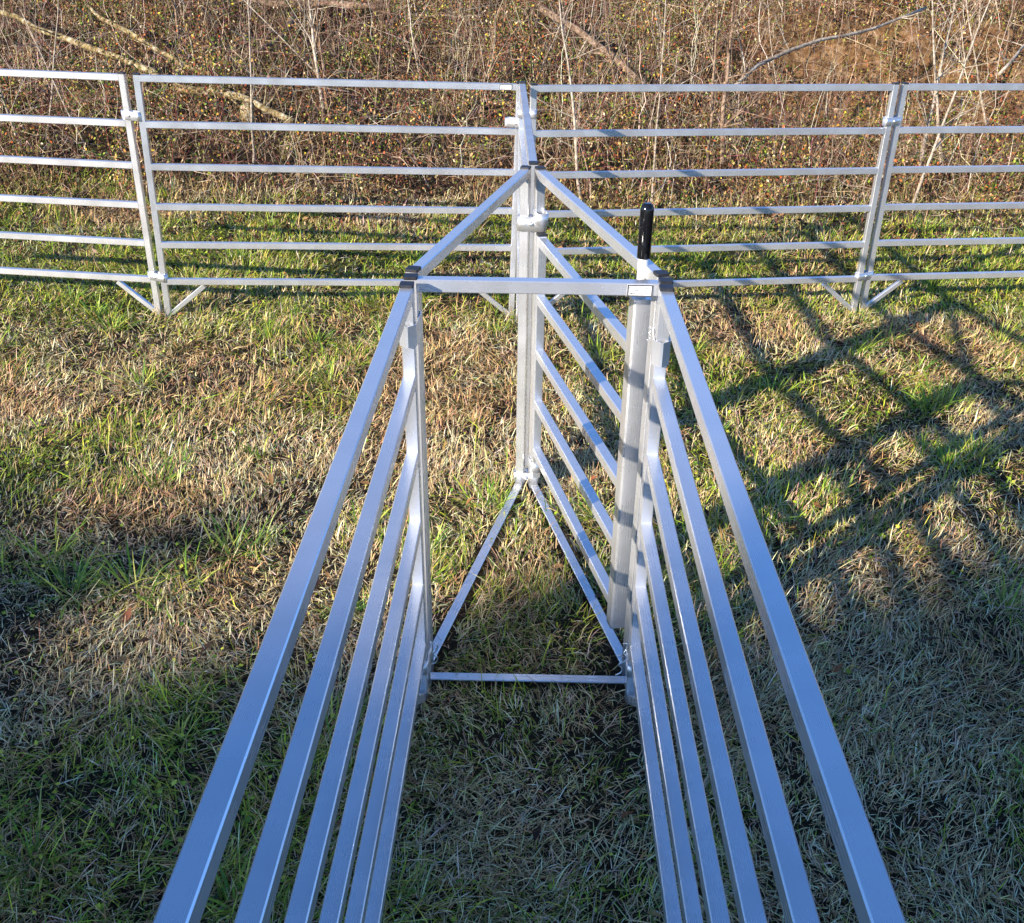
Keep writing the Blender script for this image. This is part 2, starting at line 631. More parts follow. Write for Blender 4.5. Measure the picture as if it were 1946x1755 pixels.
def clamp(P, Q, z, label, h=0.052, turn=0.0, bolt=True, point=False):
    P, Q = Vector((*P, 0)), Vector((*Q, 0))
    d = Q - P
    mid = (P + Q) / 2
    root = empty('panel_clamp', (mid.x, mid.y, z), math.atan2(d.y, d.x) + turn)
    tag(root, label, 'clamp', 'rolled straps coupling neighbouring posts')
    half = d.length / 2 + S / 2 + 0.012
    dep = S / 2 + 0.0065
    b = MB()
    if point:
        ol = [(half, -dep + 0.008), (half, dep - 0.008), (half - 0.008, dep), (-half + 0.016, dep), (-half - 0.006, 0.004), (-half - 0.006, -0.004), (-half + 0.016, -dep), (half - 0.008, -dep)]
    else:
        ol = strap_outline(half, dep)
    b.ring(ol, -h / 2, h / 2, 0.004)
    if point:
        b.sm = [False] * len(b.sm)
    b.build('strap', M['cast'], root)
    if bolt:
        k = MB()
        k.dome((0, -dep + 0.006, 0), (0, -1, 0), 0.0125, 0.012)
        k.build('bolt', M['wire'], root)
    return root


clamp(LJo, LJ, 1.315, 'upper strap with bolt on the left joint of the back fence')
clamp(LJo, LJ, 0.300, 'lower strap with bolt on the left joint of the back fence')
clamp((2.396, 6.959), (2.471, 7.002), 1.272, 'upper strap with bolt on the right joint of the back fence')
clamp((2.396, 6.959), (2.471, 7.002), 0.240, 'lower strap with bolt on the right joint of the back fence')
clamp((-0.020, 6.760), (0.030, 6.665), 1.275, 'bolted strap tying the centre fence joint to the end-on panel', turn=0.62)
clamp((0.036, 6.640), (0.091, 6.630), 1.345, 'plain strap high on the centre joint behind the end-on panel', bolt=False)
clamp(LB, RB, 1.292, 'broad strap with big round bolt high on the triangle\'s peak', h=0.062)
clamp(LB, RB, 0.070, 'strap with bolt at ground level on the triangle\'s peak', h=0.055)
clamp((-0.306, 2.818), FA, 1.375, 'strap with dark face on the left front corner posts, under the top rail', h=0.065, bolt=False, point=True)
clamp((0.431, 2.821), FB, 1.330, 'strap with dark stripe on the right front corner posts, under the top rail', h=0.075, bolt=False, point=True)
clamp((-0.306, 2.818), FA, 0.150, 'low strap near the ground on the left front corner posts', h=0.05, bolt=False)
clamp((0.431, 2.821), FB, 0.150, 'low strap near the ground on the right front corner posts', h=0.05, bolt=False)


def clip(loc, rz, s, label):
    """an S-shaped hairpin of bright wire"""
    root = MB()
    key = [(-0.004, 0.030), (0.004, 0.030), (0.011, 0.022), (0.008, 0.011), (0.001, 0.002), (0.001, -0.003), (0.008, -0.010), (0.010, -0.020), (0.004, -0.029), (-0.009, -0.034)]
    pts = []
    for i in range(len(key) - 1):
        p0, p1, p2, p3 = (Vector(key[max(0, min(len(key) - 1, i + d))]) for d in (-1, 0, 1, 2))
        for t in (0, 0.25, 0.5, 0.75):
            q = 0.5 * ((2 * p1) + (p2 - p0) * t + (2 * p0 - 5 * p1 + 4 * p2 - p3) * t * t + (3 * p1 - p0 - 3 * p2 + p3) * t ** 3)
            pts.append((q.x * s, 0.0, q.y * s))
    root.tube(pts, 0.0020 * s, 8)
    o = root.build('retaining_clip', M['wire'])
    o.location = loc
    o.rotation_euler = (0, 0, rz)
    tag(o, label, 'clip', 'wire clips on the corner pins')


clip((-0.268, 2.848, 0.175), 0.1, 1.45, 'bent wire clip at the foot of the left front corner')
clip((0.399, 2.852, 0.185), 0.2, 1.35, 'upper of two wire clips at the foot of the right front corner')
clip((0.388, 2.872, 0.115), 0.2, 1.35, 'lower of two wire clips at the foot of the right front corner')
clip((0.394, 2.842, 1.375), 0.1, 0.62, 'small wire clip high on the right front corner, beside the latch tube')


# ------------------------------------------------------------------ ground sheet
def make_ground():
    def axis(a, b, n, f0, f1):
        fine = np.linspace(f0, f1, n)
        lo = f0 - np.geomspace(0.3, f0 - a, 14)[::-1] if f0 > a else np.array([])
        hi = f1 + np.geomspace(0.3, b - f1, 14)
        return np.concatenate([lo, fine, hi])
    xs = axis(-90, 90, 170, -9, 9)
    ys = axis(-60, 120, 200, 0, 20)
    X, Y = np.meshgrid(xs, ys)
    Z = ground(X, Y)
    V = np.stack([X.ravel(), Y.ravel(), Z.ravel()], 1)
    nx, ny = len(xs), len(ys)
    i = np.arange(nx * ny).reshape(ny, nx)
    Q = np.stack([i[:-1, :-1].ravel(), i[:-1, 1:].ravel(), i[1:, 1:].ravel(), i[1:, :-1].ravel()], 1)
    dirt = sstep(1.8, 3.6, X) * sstep(11.6, 12.6, Y) * (1 - 0.5 * sstep(16.5, 19, Y))
    me = np_mesh('ground', V, Q, tint=dirt.ravel(), attr='dirt', smooth=True)
    tag(link('ground', me, M['ground']), kind='structure')


make_ground()


# ------------------------------------------------------------------ blades, leaves and stems
def jitter(col, n, s=0.18):
    col = np.asarray(col, float)
    if col.ndim == 1:
        col = np.repeat(col[None], n, 0)
    return np.clip(col * (1 + rng.normal(0, s, (n, 1))) * (1 + rng.normal(0, s * 0.35, (n, 3))), 0.004, 0.95)


def blades(base, az, lean, bend, L, w, col, ts=(0, 0.35, 0.7, 1.0), wd=(0.8, 1.0, 0.7)):
    """curved tapering blades; returns V, quads, tris, tint"""
    n = len(base)
    pos = [base.copy()]
    h = np.stack([np.cos(az), np.sin(az), np.zeros(n)], 1)
    side = np.stack([-np.sin(az), np.cos(az), np.zeros(n)], 1)
    for k in range(1, len(ts)):
        dt = ts[k] - ts[k - 1]
        th = lean + bend * (ts[k] + ts[k - 1]) / 2
        pos.append(pos[-1] + (h * np.sin(th)[:, None] + np.array([0, 0, 1.0]) * np.cos(th)[:, None]) * (L * dt)[:, None])
    rows = []
    tw = rng.uniform(-0.6, 0.6, n)
    sd = side * np.cos(tw)[:, None] + np.array([0, 0, 1.0]) * np.sin(tw)[:, None]
    for k in range(len(ts) - 1):
        o = sd * (w * wd[k] / 2)[:, None]
        rows += [pos[k] - o, pos[k] + o]
    rows.append(pos[-1])
    m = len(rows)
    V = np.stack(rows, 1).reshape(-1, 3)
    b = (np.arange(n) * m)[:, None]
    Q = np.concatenate([b + np.array([[2 * k, 2 * k + 1, 2 * k + 3, 2 * k + 2]]) for k in range(len(ts) - 2)])
    T = b + np.array([[m - 3, m - 2, m - 1]])
    return V, Q, T, np.repeat(col, m, 0)


def join(parts):
    Vs, Qs, Ts, Cs, off = [], [], [], [], 0
    for V, Q, T, c in parts:
        Vs.append(V)
        Cs.append(c)
        if Q is not None:
            Qs.append(Q + off)
        if T is not None:
            Ts.append(T + off)
        off += len(V)
    return np.concatenate(Vs), (np.concatenate(Qs) if Qs else None), (np.concatenate(Ts) if Ts else None), np.concatenate(Cs)


def stuff(name, parts, mat, label=None, cat=None):
    V, Q, T, c = join(parts)
    o = link(name, np_mesh(name, V, Q, T, c), mat)
    tag(o, label, cat, kind='stuff')
    return o


def scatter(n, dens):
    """points in the visible wedge (and a margin either side), kept with probability dens(x, y)"""
    out = []
    got = 0
    while got < n:
        y = rng.uniform(1.0, 18.5, n)
        x = rng.uniform(-1, 1, n) * (0.62 * y + 1.4)
        k = rng.uniform(0, 1, n) < dens(x, y) * (0.62 * y + 1.4) / 12.9
        out.append(np.stack([x[k], y[k]], 1))
        got += k.sum()
    return np.concatenate(out)[:n]


TAN = np.array([[0.74, 0.57, 0.29], [0.62, 0.44, 0.20], [0.84, 0.70, 0.42], [0.42, 0.26, 0.11], [0.68, 0.53, 0.30]])
GREEN = np.array([[0.22, 0.31, 0.020], [0.33, 0.40, 0.030], [0.11, 0.20, 0.018], [0.46, 0.48, 0.05]])


def green_map(x, y):
    g = fbm(x * 0.9 + 7, y * 0.9, 21, 3)
    g = (g - 0.43) * 2.6
    g = g + 0.55 * sstep(6.3, 7.4, y) * (1 - sstep(8.2, 9.6, y))      # greener along the fence
    g = g + 0.30 * np.exp(-(((x + 2.6) / 1.2) ** 2 + ((y - 6.0) / 1.4) ** 2))
    g = g + 0.28 * sstep(-1.2, -2.4, x) * (1 - sstep(6.5, 7.0, y)) * sstep(0.35, 0.6, fbm(x * 2, y * 2, 14, 2)) + 0.12
    g = g - 0.45 * np.exp(-(((x + 1.3) / 1.1) ** 2 + ((y - 6.2) / 0.5) ** 2))
    g = g - 0.30 * np.exp(-((y - 5.0) / 0.8) ** 2) - 0.2 * sstep(0.8, 1.6, x) * (1 - sstep(6.4, 7.2, y))
    return np.clip(g, 0.04, 0.9)


def clear_of_bars(P, d=0.036):
    """true where no blade would be rooted right under a ground bar"""
    ok = np.ones(len(P), bool)
    for a, b in ((FA, FB), (LA, LB), (RA, RB)):
        a, b = np.array(a), np.array(b)
        t = np.clip(((P - a) @ (b - a)) / ((b - a) @ (b - a)), 0, 1)
        q = a + t[:, None] * (b - a)
        ok &= (np.linalg.norm(P - q, axis=1) > d) | (rng.uniform(0, 1, len(P)) < 0.06)
    return ok


def turf():
    n = 430000
    P = scatter(n, lambda x, y: np.interp(y, [1, 2, 4, 7, 9.5, 10.5], [1.0, 1.0, 0.62, 0.36, 0.22, 0.0]) * np.clip(0.35 + (fbm(x * 3.1, y * 3.1, 9, 3) - 0.3) * 2.6, 0.5, 1))
    P = P[clear_of_bars(P)]
    n = len(P)
    x, y = P[:, 0], P[:, 1]
    g = green_map(x, y)
    isg = rng.uniform(0, 1, n) < g * 0.66
    tan = TAN[rng.integers(0, len(TAN), n)]
    # browner dead patches
    br = sstep(0.52, 0.66, fbm(x * 1.7, y * 1.7, 44, 3))
    tan = tan * (1 - br[:, None] * np.array([0.10, 0.20, 0.26]))
    col = np.where(isg[:, None], GREEN[rng.integers(0, len(GREEN), n)], tan)
    col = jitter(col, n, 0.3)
    far = np.interp(y, [2, 9], [1.0, 1.7])
    L = rng.gamma(5, 0.0088, n) * (1 + 0.35 * isg) * np.interp(y, [2, 9], [1, 1.2]) * (0.6 + 0.9 * fbm(x * 2.1, y * 2.1, 12, 3))
    w = rng.uniform(0.0016, 0.0040, n) * far
    lean = np.clip(rng.normal(1.0, 0.42, n), 0.05, 1.62)
    bend = rng.normal(0.45, 0.5, n)
    base = np.stack([x, y, ground(x, y) + rng.uniform(0.0, 0.022, n)], 1)
    mat_dir = fbm(x * 1.1 + 3, y * 1.1, 81, 3) * 14.0
    a = blades(base, np.where(rng.uniform(0, 1, n) < 0.55, mat_dir + rng.normal(0, 0.7, n), rng.uniform(0, 2 * math.pi, n)), lean, bend, L, w, col)
    # low broad-leaved weeds
    k = 16000
    P = scatter(k, lambda x, y: np.interp(y, [1, 9, 10.5], [0.6, 1.0, 0.0]) * np.clip((fbm(x * 1.1, y * 1.1, 91, 3) - 0.46) * 7, 0.02, 1) * np.clip(0.15 + green_map(x, y), 0, 1))
    b = leaves(np.stack([P[:, 0], P[:, 1], ground(P[:, 0], P[:, 1]) + rng.uniform(0.012, 0.05, k)], 1), rng.uniform(0.012, 0.026, k), 0.75, jitter(GREEN[rng.integers(0, 4, k)], k, 0.22), tilt=0.6)
    stuff('grass', [a, b], M['grass'])


def leaves(P, size, aspect, col, tilt=1.0, curl=0.25):
    n = len(P)
    az = rng.uniform(0, 2 * math.pi, n)
    el = rng.normal(0, tilt * 0.6, n)
    ro = rng.normal(0, tilt * 0.7, n)
    f = np.stack([np.cos(az) * np.cos(el), np.sin(az) * np.cos(el), np.sin(el)], 1)
    s0 = np.stack([-np.sin(az), np.cos(az), np.zeros(n)], 1)
    u = np.cross(f, s0)
    s = s0 * np.cos(ro)[:, None] + u * np.sin(ro)[:, None]
    u = np.cross(f, s)
    l = size[:, None]
    wv = (size * aspect / 2)[:, None]
    cu = (size * curl * rng.uniform(0.2, 1.6, n))[:, None]
    V = np.stack([P - f * l * 0.5, P - f * l * 0.05 + s * wv + u * cu * 0.6, P + f * l * 0.5 + u * cu * 0.5, P - f * l * 0.05 - s * wv + u * cu * 0.6], 1).reshape(-1, 3)
    b = (np.arange(n) * 4)[:, None]
    T = np.concatenate([b + np.array([[0, 1, 2]]), b + np.array([[0, 2, 3]])])
    return V, None, T, np.repeat(col, 4, 0)


turf()


def coarse():
    """clumps of long green blades"""
    spots = [(-1.79, 3.41, 1.25), (-1.55, 3.45, 1.2), (-1.95, 3.65, 1.0), (-1.2, 3.7, 1.1), (-1.35, 3.45, 0.9), (-1.26, 6.11, 1.0), (-1.0, 5.95, 0.7),
             (1.17, 8.26, 1.3), (1.47, 7.99, 1.2), (1.3, 8.1, 1.2), (-0.12, 4.17, 0.85), (-0.05, 4.1, 0.7), (1.5, 4.26, 0.8), (2.48, 5.43, 1.2), (2.35, 5.3, 0.9),
             (2.48, 6.43, 0.8), (2.38, 4.72, 1.2), (2.2, 4.6, 0.9), (-0.57, 2.57, 0.9), (-1.38, 2.06, 0.9), (1.17, 4.01, 0.5), (-0.64, 3.92, 0.7), (-1.7, 4.28, 0.9),
             (-0.35, 3.55, 0.6), (-2.6, 6.25, 1.0), (-3.2, 5.9, 1.0), (0.55, 6.0, 0.7), (0.75, 5.0, 0.7), (-2.2, 3.0, 0.9), (2.0, 3.4, 0.8)]
    for _ in range(70):
        y = rng.uniform(5.4, 9.8)
        x = rng.uniform(-1, 1) * (0.6 * y + 0.6)
        spots.append((x, y, rng.uniform(0.5, 1.1)))
    for _ in range(26):
        y = rng.uniform(1.9, 5.4)
        x = rng.uniform(-1, 1) * (0.6 * y + 0.6)
        spots.append((x, y, rng.uniform(0.25, 0.6)))
    parts = []
    for x, y, s in spots:
        n = int(46 * s + 14)
        r = np.abs(rng.normal(0, 0.055 * s + 0.015, n))
        a = rng.uniform(0, 2 * math.pi, n)
        bx, by = x + r * np.cos(a), y + r * np.sin(a)
        base = np.stack([bx, by, ground(bx, by) - 0.004], 1)
        az = a + rng.normal(0, 0.7, n)
        L = rng.uniform(0.08, 0.22, n) * (0.55 + 0.5 * s)
        pal = np.array([[0.15, 0.29, 0.020], [0.24, 0.38, 0.030], [0.36, 0.45, 0.045], [0.55, 0.53, 0.09], [0.10, 0.21, 0.025]])
        col = jitter(pal[rng.integers(0, 5, n)], n, 0.15)
        parts.append(blades(base, az, rng.uniform(0.25, 1.1, n), rng.uniform(0.2, 1.0, n), L, rng.uniform(0.004, 0.008, n), col, (0, 0.3, 0.62, 1.0), (0.7, 1.0, 0.75)))
    stuff('coarse_grass', parts, M['coarse'])


coarse()


def stems(P, az, lean, bend, L, r, col, k=5, wig=0.12):
    """thin three-sided tapering stems"""
    n = len(P)
    h = np.stack([np.cos(az), np.sin(az), np.zeros(n)], 1)
    side = np.stack([-np.sin(az), np.cos(az), np.zeros(n)], 1)
    pos = [P]
    for i in range(1, k):
        t = (i - 0.5) / (k - 1)
        th = lean + bend * t + rng.normal(0, wig, n)
        d = h * np.sin(th)[:, None] + np.array([0, 0, 1.0]) * np.cos(th)[:, None] + side * rng.normal(0, wig, n)[:, None]
        pos.append(pos[-1] + d * (L / (k - 1))[:, None])
    rows = []
    for i in range(k):
        rr = r * 0.85 * (1 - 0.75 * i / (k - 1))
        for j in range(3):
            a = 2 * math.pi * j / 3
            nrm = side * math.cos(a) + np.cross(h, side) * math.sin(a) * 0.7 + h * math.sin(a) * 0.7
            rows.append(pos[i] + nrm * rr[:, None])
    m = len(rows)
    V = np.stack(rows, 1).reshape(-1, 3)
    b = (np.arange(n) * m)[:, None]
    Q = np.concatenate([b + np.array([[i * 3 + j, i * 3 + (j + 1) % 3, (i + 1) * 3 + (j + 1) % 3, (i + 1) * 3 + j]]) for i in range(k - 1) for j in range(3)])
    return V, Q, None, np.repeat(col, m, 0)


def dirt_open(x, y):
    return 1 - 0.5 * sstep(1.9, 3.3, x) * sstep(11.4, 12.2, y)


def litter():
    n = 120000
    P = scatter(n, lambda x, y: np.interp(y, [7.4, 8.6, 10.0, 13, 18.5], [0.0, 0.16, 0.7, 1, 1]) * np.clip((fbm(x * 1.6, y * 1.6, 55, 3) - 0.33) * 4, 0.05, 1))
    pal = np.array([[0.34, 0.18, 0.075], [0.14, 0.060, 0.026], [0.52, 0.34, 0.15], [0.045, 0.022, 0.014], [0.66, 0.50, 0.28], [0.26, 0.10, 0.045], [0.10, 0.13, 0.02]])
    z = ground(P[:, 0], P[:, 1]) + np.abs(rng.normal(0, 0.07, n))
    c = jitter(pal[rng.choice(7, n, p=[.09, .28, .04, .45, .025, .055, .06])], n, 0.22)  # mostly dark leaves, painting in the black shaded gaps of the brush
    a = leaves(np.stack([P[:, 0], P[:, 1], z], 1), rng.uniform(0.025, 0.06, n), 0.5, c, 1.3, 0.4)
    # fallen leaves scattered on the lawn
    k = 420
    P = scatter(k, lambda x, y: np.interp(y, [1, 9.5, 10], [1, 1, 0.0]) * np.clip((fbm(x, y, 61, 2) - 0.4) * 5, 0.05, 1))
    ex = np.array([[-0.85, 4.3], [-0.8, 4.35], [-0.9, 4.22], [-0.78, 4.2], [-1.02, 4.25], [-0.95, 4.12], [-0.7, 4.28], [-1.15, 4.3], [-0.6, 3.95], [-0.5, 3.8], [0.2, 3.6], [0.35, 3.4], [-0.55, 3.1]])
    P = np.concatenate([P, ex])
    k = len(P)
    c2 = jitter(pal[rng.choice([0, 1, 3, 5], k)], k, 0.2)
    b = leaves(np.stack([P[:, 0], P[:, 1], ground(P[:, 0], P[:, 1]) + rng.uniform(0.03, 0.055, k)], 1), rng.uniform(0.03, 0.075, k), 0.45, c2, 0.5, 0.45)
    stuff('fallen_leaves', [a, b], M['leaf'])


litter()


CLUMPS = []


def thicket():
    parts = []

    def on(P, up=0.0):
        return np.stack([P[:, 0], P[:, 1], ground(P[:, 0], P[:, 1]) + up], 1)
    clump = lambda x, y: np.clip((fbm(x * 0.9, y * 0.9, 17, 3) - 0.35) * 4, 0.12, 1)
    # dry stalks, leaning every way
    n = 6000
    P = scatter(n, lambda x, y: np.interp(y, [9.0, 9.9, 11, 18.5], [0.0, 0.25, 0.8, 1.0]) * dirt_open(x, y) * clump(x, y))
    pal = np.array([[0.44, 0.31, 0.18], [0.20, 0.115, 0.06], [0.66, 0.53, 0.37], [0.06, 0.03, 0.018], [0.20, 0.07, 0.05]])
    parts.append(stems(on(P), rng.uniform(0, 6.28, n), np.abs(rng.normal(0.35, 0.4, n)), rng.normal(0.3, 0.6, n),
                       rng.gamma(4, 0.13, n), rng.uniform(0.002, 0.006, n), jitter(pal[rng.choice(5, n, p=[.3, .22, .2, .16, .12])], n), 5, 0.2))
    # arching brambles
    n = 5200
    P = scatter(n, lambda x, y: np.interp(y, [8.6, 9.6, 11, 18.5], [0.0, 0.3, 0.9, 1.0]) * dirt_open(x, y))
    pal = np.array([[0.30, 0.08, 0.085], [0.28, 0.16, 0.11], [0.62, 0.45, 0.33], [0.06, 0.025, 0.02]])
    parts.append(stems(on(P), rng.uniform(0, 6.28, n), rng.normal(0.5, 0.35, n), rng.normal(1.5, 0.6, n),
                       rng.gamma(5, 0.2, n), rng.uniform(0.002, 0.0055, n), jitter(pal[rng.choice(4, n, p=[.28, .28, .3, .14])], n), 8, 0.16))
    # pale bare twigs reaching out of the tangle
    n = 2600
    P = scatter(n, lambda x, y: np.interp(y, [9.4, 10.4, 11.5, 18.5], [0.0, 0.4, 1.0, 1.0]))
    pal = np.array([[0.66, 0.56, 0.43], [0.42, 0.31, 0.22], [0.22, 0.15, 0.10]])
    parts.append(stems(on(P), rng.uniform(0, 6.28, n), rng.normal(0.75, 0.5, n), rng.normal(0.0, 0.7, n),
                       rng.gamma(6, 0.18, n), rng.uniform(0.004, 0.0085, n), jitter(pal[rng.integers(0, 3, n)], n), 8, 0.22))
    # lodged twigs lying across
    n = 15000
    P = scatter(n, lambda x, y: np.interp(y, [8.4, 9.4, 11, 18.5], [0.0, 0.3, 0.9, 1.0]) * dirt_open(x, y))
    pal = np.array([[0.60, 0.47, 0.32], [0.30, 0.19, 0.11], [0.08, 0.045, 0.027]])
    parts.append(stems(on(P, rng.gamma(1.6, 0.16, n)), rng.uniform(0, 6.28, n), rng.normal(1.25, 0.4, n), rng.normal(0.1, 0.45, n),
                       rng.gamma(4, 0.10, n), rng.uniform(0.002, 0.0055, n), jitter(pal[rng.integers(0, 3, n)], n), 5, 0.25))
    stuff('thicket_stems', parts, M['stem'])
    # dry bunch grass between lawn and brush
    n = 40000
    P = scatter(n, lambda x, y: np.interp(y, [8.0, 9.2, 10.2, 11.6, 18.5], [0.0, 0.35, 1.0, 0.7, 0.5]) * np.clip((fbm(x * 1.2, y * 1.2, 71, 3) - 0.36) * 4.5, 0.03, 1) * dirt_open(x, y))
    c = jitter(TAN[rng.integers(0, 5, n)] * np.array([0.85, 0.80, 0.70]), n, 0.2)
    g = rng.uniform(0, 1, n) < 0.13
    c[g] = jitter(GREEN[rng.integers(0, 4, g.sum())], g.sum(), 0.2)
    a = blades(np.stack([P[:, 0], P[:, 1], ground(P[:, 0], P[:, 1])], 1), rng.uniform(0, 6.28, n), np.clip(rng.normal(0.6, 0.35, n), 0, 1.5), rng.normal(0.6, 0.4, n),
               rng.uniform(0.08, 0.26, n), rng.uniform(0.003, 0.006, n), c)
    stuff('dry_bunch_grass', [a], M['grass'])
    # small leaves hanging on the brush, gathered in clumps
    nc = 1150
    Cn = scatter(nc, lambda x, y: np.interp(y, [9.2, 10.4, 11.5, 18.5], [0.0, 0.5, 1.0, 1.0]) * dirt_open(x, y))
    pal = np.array([[0.10, 0.15, 0.016], [0.26, 0.29, 0.035], [0.32, 0.15, 0.05], [0.20, 0.065, 0.032], [0.48, 0.31, 0.12], [0.70, 0.46, 0.04], [0.60, 0.13, 0.03], [0.03, 0.055, 0.012], [0.66, 0.50, 0.30]])
    mixes = np.array([[.28, .20, .08, .08, .06, .02, .01, .24, .03], [.08, .06, .20, .36, .08, .01, .03, .14, .04], [.14, .12, .22, .22, .10, .04, .03, .10, .05]])
    Ps, Cs = [], []
    for cx, cy in Cn:
        k = int(rng.uniform(50, 190))
        r, hgt = rng.uniform(0.12, 0.36), rng.uniform(0.2, 0.9)
        q = rng.normal(0, 1, (k, 3))
        q /= np.linalg.norm(q, axis=1)[:, None]
        q *= rng.uniform(0.5, 1, k)[:, None]
        px, py = cx + q[:, 0] * r, cy + q[:, 1] * r
        Ps.append(np.stack([px, py, ground(px, py) + np.clip(hgt * (0.55 + 0.5 * q[:, 2]), 0.02, 2)], 1))
        Cs.append(pal[rng.choice(9, k, p=mixes[rng.integers(0, 3)] / mixes[0].sum() if False else (lambda m: m / m.sum())(mixes[rng.integers(0, 3)]))])
    Ps, Cs = np.concatenate(Ps), np.concatenate(Cs)
    n = len(Ps)
    stuff('brush_leaves', [leaves(Ps, rng.uniform(0.016, 0.042, n), 0.6, jitter(Cs, n, 0.22), 1.5, 0.3)], M['leaf'])


thicket()


# ------------------------------------------------------------------ saplings, logs, stump, fern
def wobble(p0, p1, k, amp):
    p0, p1 = np.asarray(p0, float), np.asarray(p1, float)
    L = np.linalg.norm(p1 - p0)
    pts = []
    off = np.zeros(3)
    for i in range(k):
        t = i / (k - 1)
        if 0 < i:
            off = off + rng.normal(0, amp * L / k, 3)
        pts.append(p0 + (p1 - p0) * t + off * (1 - 0.3 * t))
    return pts


def sapling(base, top, r, mat, label, nb=9, bl=0.7, amp=0.06):
    b = np.asarray(base, float)
    b[2] = float(ground(b[0], b[1])) - 0.03
    top = np.asarray(top, float)
    root = empty('sapling', b)
    tag(root, label, 'sapling', 'bare saplings in the brush')
    pts = [p - b for p in wobble(b, top, 9, amp)]
    rad = [r * (1 - 0.72 * i / 8) for i in range(9)]
    t = MB()
    t.tube(pts, rad, 7)
    t.build('trunk', M[mat], root)
    br = MB()
    for _ in range(nb):
        i = rng.integers(2, 8)
        p = pts[i]
        L = bl * rng.uniform(0.4, 1.2)
        d = np.array([rng.normal(0, 1), rng.normal(0, 0.7), abs(rng.normal(0.9, 0.4))])
        d /= np.linalg.norm(d)
        q = wobble(p, p + d * L, 5, 0.12)
        rr = rad[i] * 0.5
        br.tube(q, [rr * (1 - 0.8 * j / 4) for j in range(5)], 5, False)
        for _k in range(2):
            j = rng.integers(1, 4)
            d2 = d + rng.normal(0, 0.6, 3)
            d2 /= np.linalg.norm(d2)
            br.tube(wobble(q[j], q[j] + d2 * L * 0.5, 4, 0.12), [rr * 0.45, rr * 0.35, rr * 0.25, rr * 0.1], 4, False)
    br.build('branches', M[mat], root)


def sap_px(bu, bv, tu, tv, r, mat, label, dy=0.3, **kw):
    g = on_ground(bu, bv)
    sapling(g, at(tu, tv, g[1] + dy), r, mat, label, **kw)


sap_px(1105, 385, 1060, -60, 0.017, 'pale_bark', 'pale bare sapling leaning left behind the fence, right of the centre joint', dy=0.5)
sap_px(1238, 400, 1272, -60, 0.012, 'pale_bark', 'thin straight pale sapling right behind the black grip', nb=4, amp=0.025)
sap_px(1372, 330, 1402, -50, 0.030, 'brown_bark', 'thickest brown sapling behind the middle of the right fence panel', dy=0.6)
sap_px(1340, 360, 1372, -50, 0.020, 'brown_bark', 'slim brown sapling just left of the thickest brown one')
sap_px(1425, 290, 1300, -50, 0.016, 'brown_bark', 'brown sapling leaning left across the thickest brown one')
sap_px(1745, 330, 1830, -50, 0.024, 'pale_bark', 'stout pale sapling behind the right fence joint, leaning right', dy=0.6)
sap_px(1790, 330, 1770, -50, 0.020, 'pale_bark', 'upright pale sapling behind the right fence joint')
sap_px(1730, 400, 1905, -50, 0.016, 'pale_bark', 'pale sapling behind the right fence joint, leaning far right')
sap_px(1880, 280, 1826, -50, 0.016, 'pale_bark', 'pale sapling leaning left near the right edge of the photo')
sap_px(1560, 300, 1610, -40, 0.012, 'brown_bark', 'thin brown sapling between the brown clump and the right fence joint')
sap_px(618, 235, 578, -60, 0.024, 'pale_bark', 'pale forked sapling behind the left half of the back fence', dy=0.5)
sap_px(630, 250, 596, -60, 0.016, 'brown_bark', 'dark slim sapling just right of the pale forked one')
sap_px(625, 160, 430, -30, 0.014, 'pale_bark', 'straight pale pole slanting up left from the forked sapling', nb=3, amp=0.02)
sap_px(350, 130, 322, -50, 0.028, 'brown_bark', 'dark trunk above the lichen covered limb on the left')
sap_px(45, 290, -20, 100, 0.016, 'pale_bark', 'tan crooked sapling at the left edge behind the outer panel')
sap_px(165, 280, 45, 20, 0.011, 'pale_bark', 'thin sapling slanting left behind the outer left panel', nb=4)
sap_px(800, 170, 770, -60, 0.014, 'pale_bark', 'crooked pale sapling above the label end of the left panel')
sap_px(905, 250, 960, -60, 0.012, 'brown_bark', 'thin dark sapling just left of the centre joint')
for _i, (bu, bv, tu) in enumerate([(480, 330, 470), (700, 300, 740), (1020, 150, 1100), (1180, 210, 1150), (1480, 220, 1450), (1900, 180, 1930), (90, 250, 110), (250, 120, 230)]):
    lab = ['slender sapling behind the second rail, left of mid panel', 'slender sapling halfway along the left fence panel', 'small sapling rising just above the centre joint',
           'small sapling left of the thin straight pale one', 'slender sapling right of the brown clump', 'slender sapling by the right edge above the bank',
           'slender upright sapling near the left edge', 'small sapling right above the left fence joint'][_i]
    sap_px(bu, bv, tu, -50, rng.uniform(0.008, 0.014), 'brown_bark' if _i % 2 else 'pale_bark', lab, nb=7)


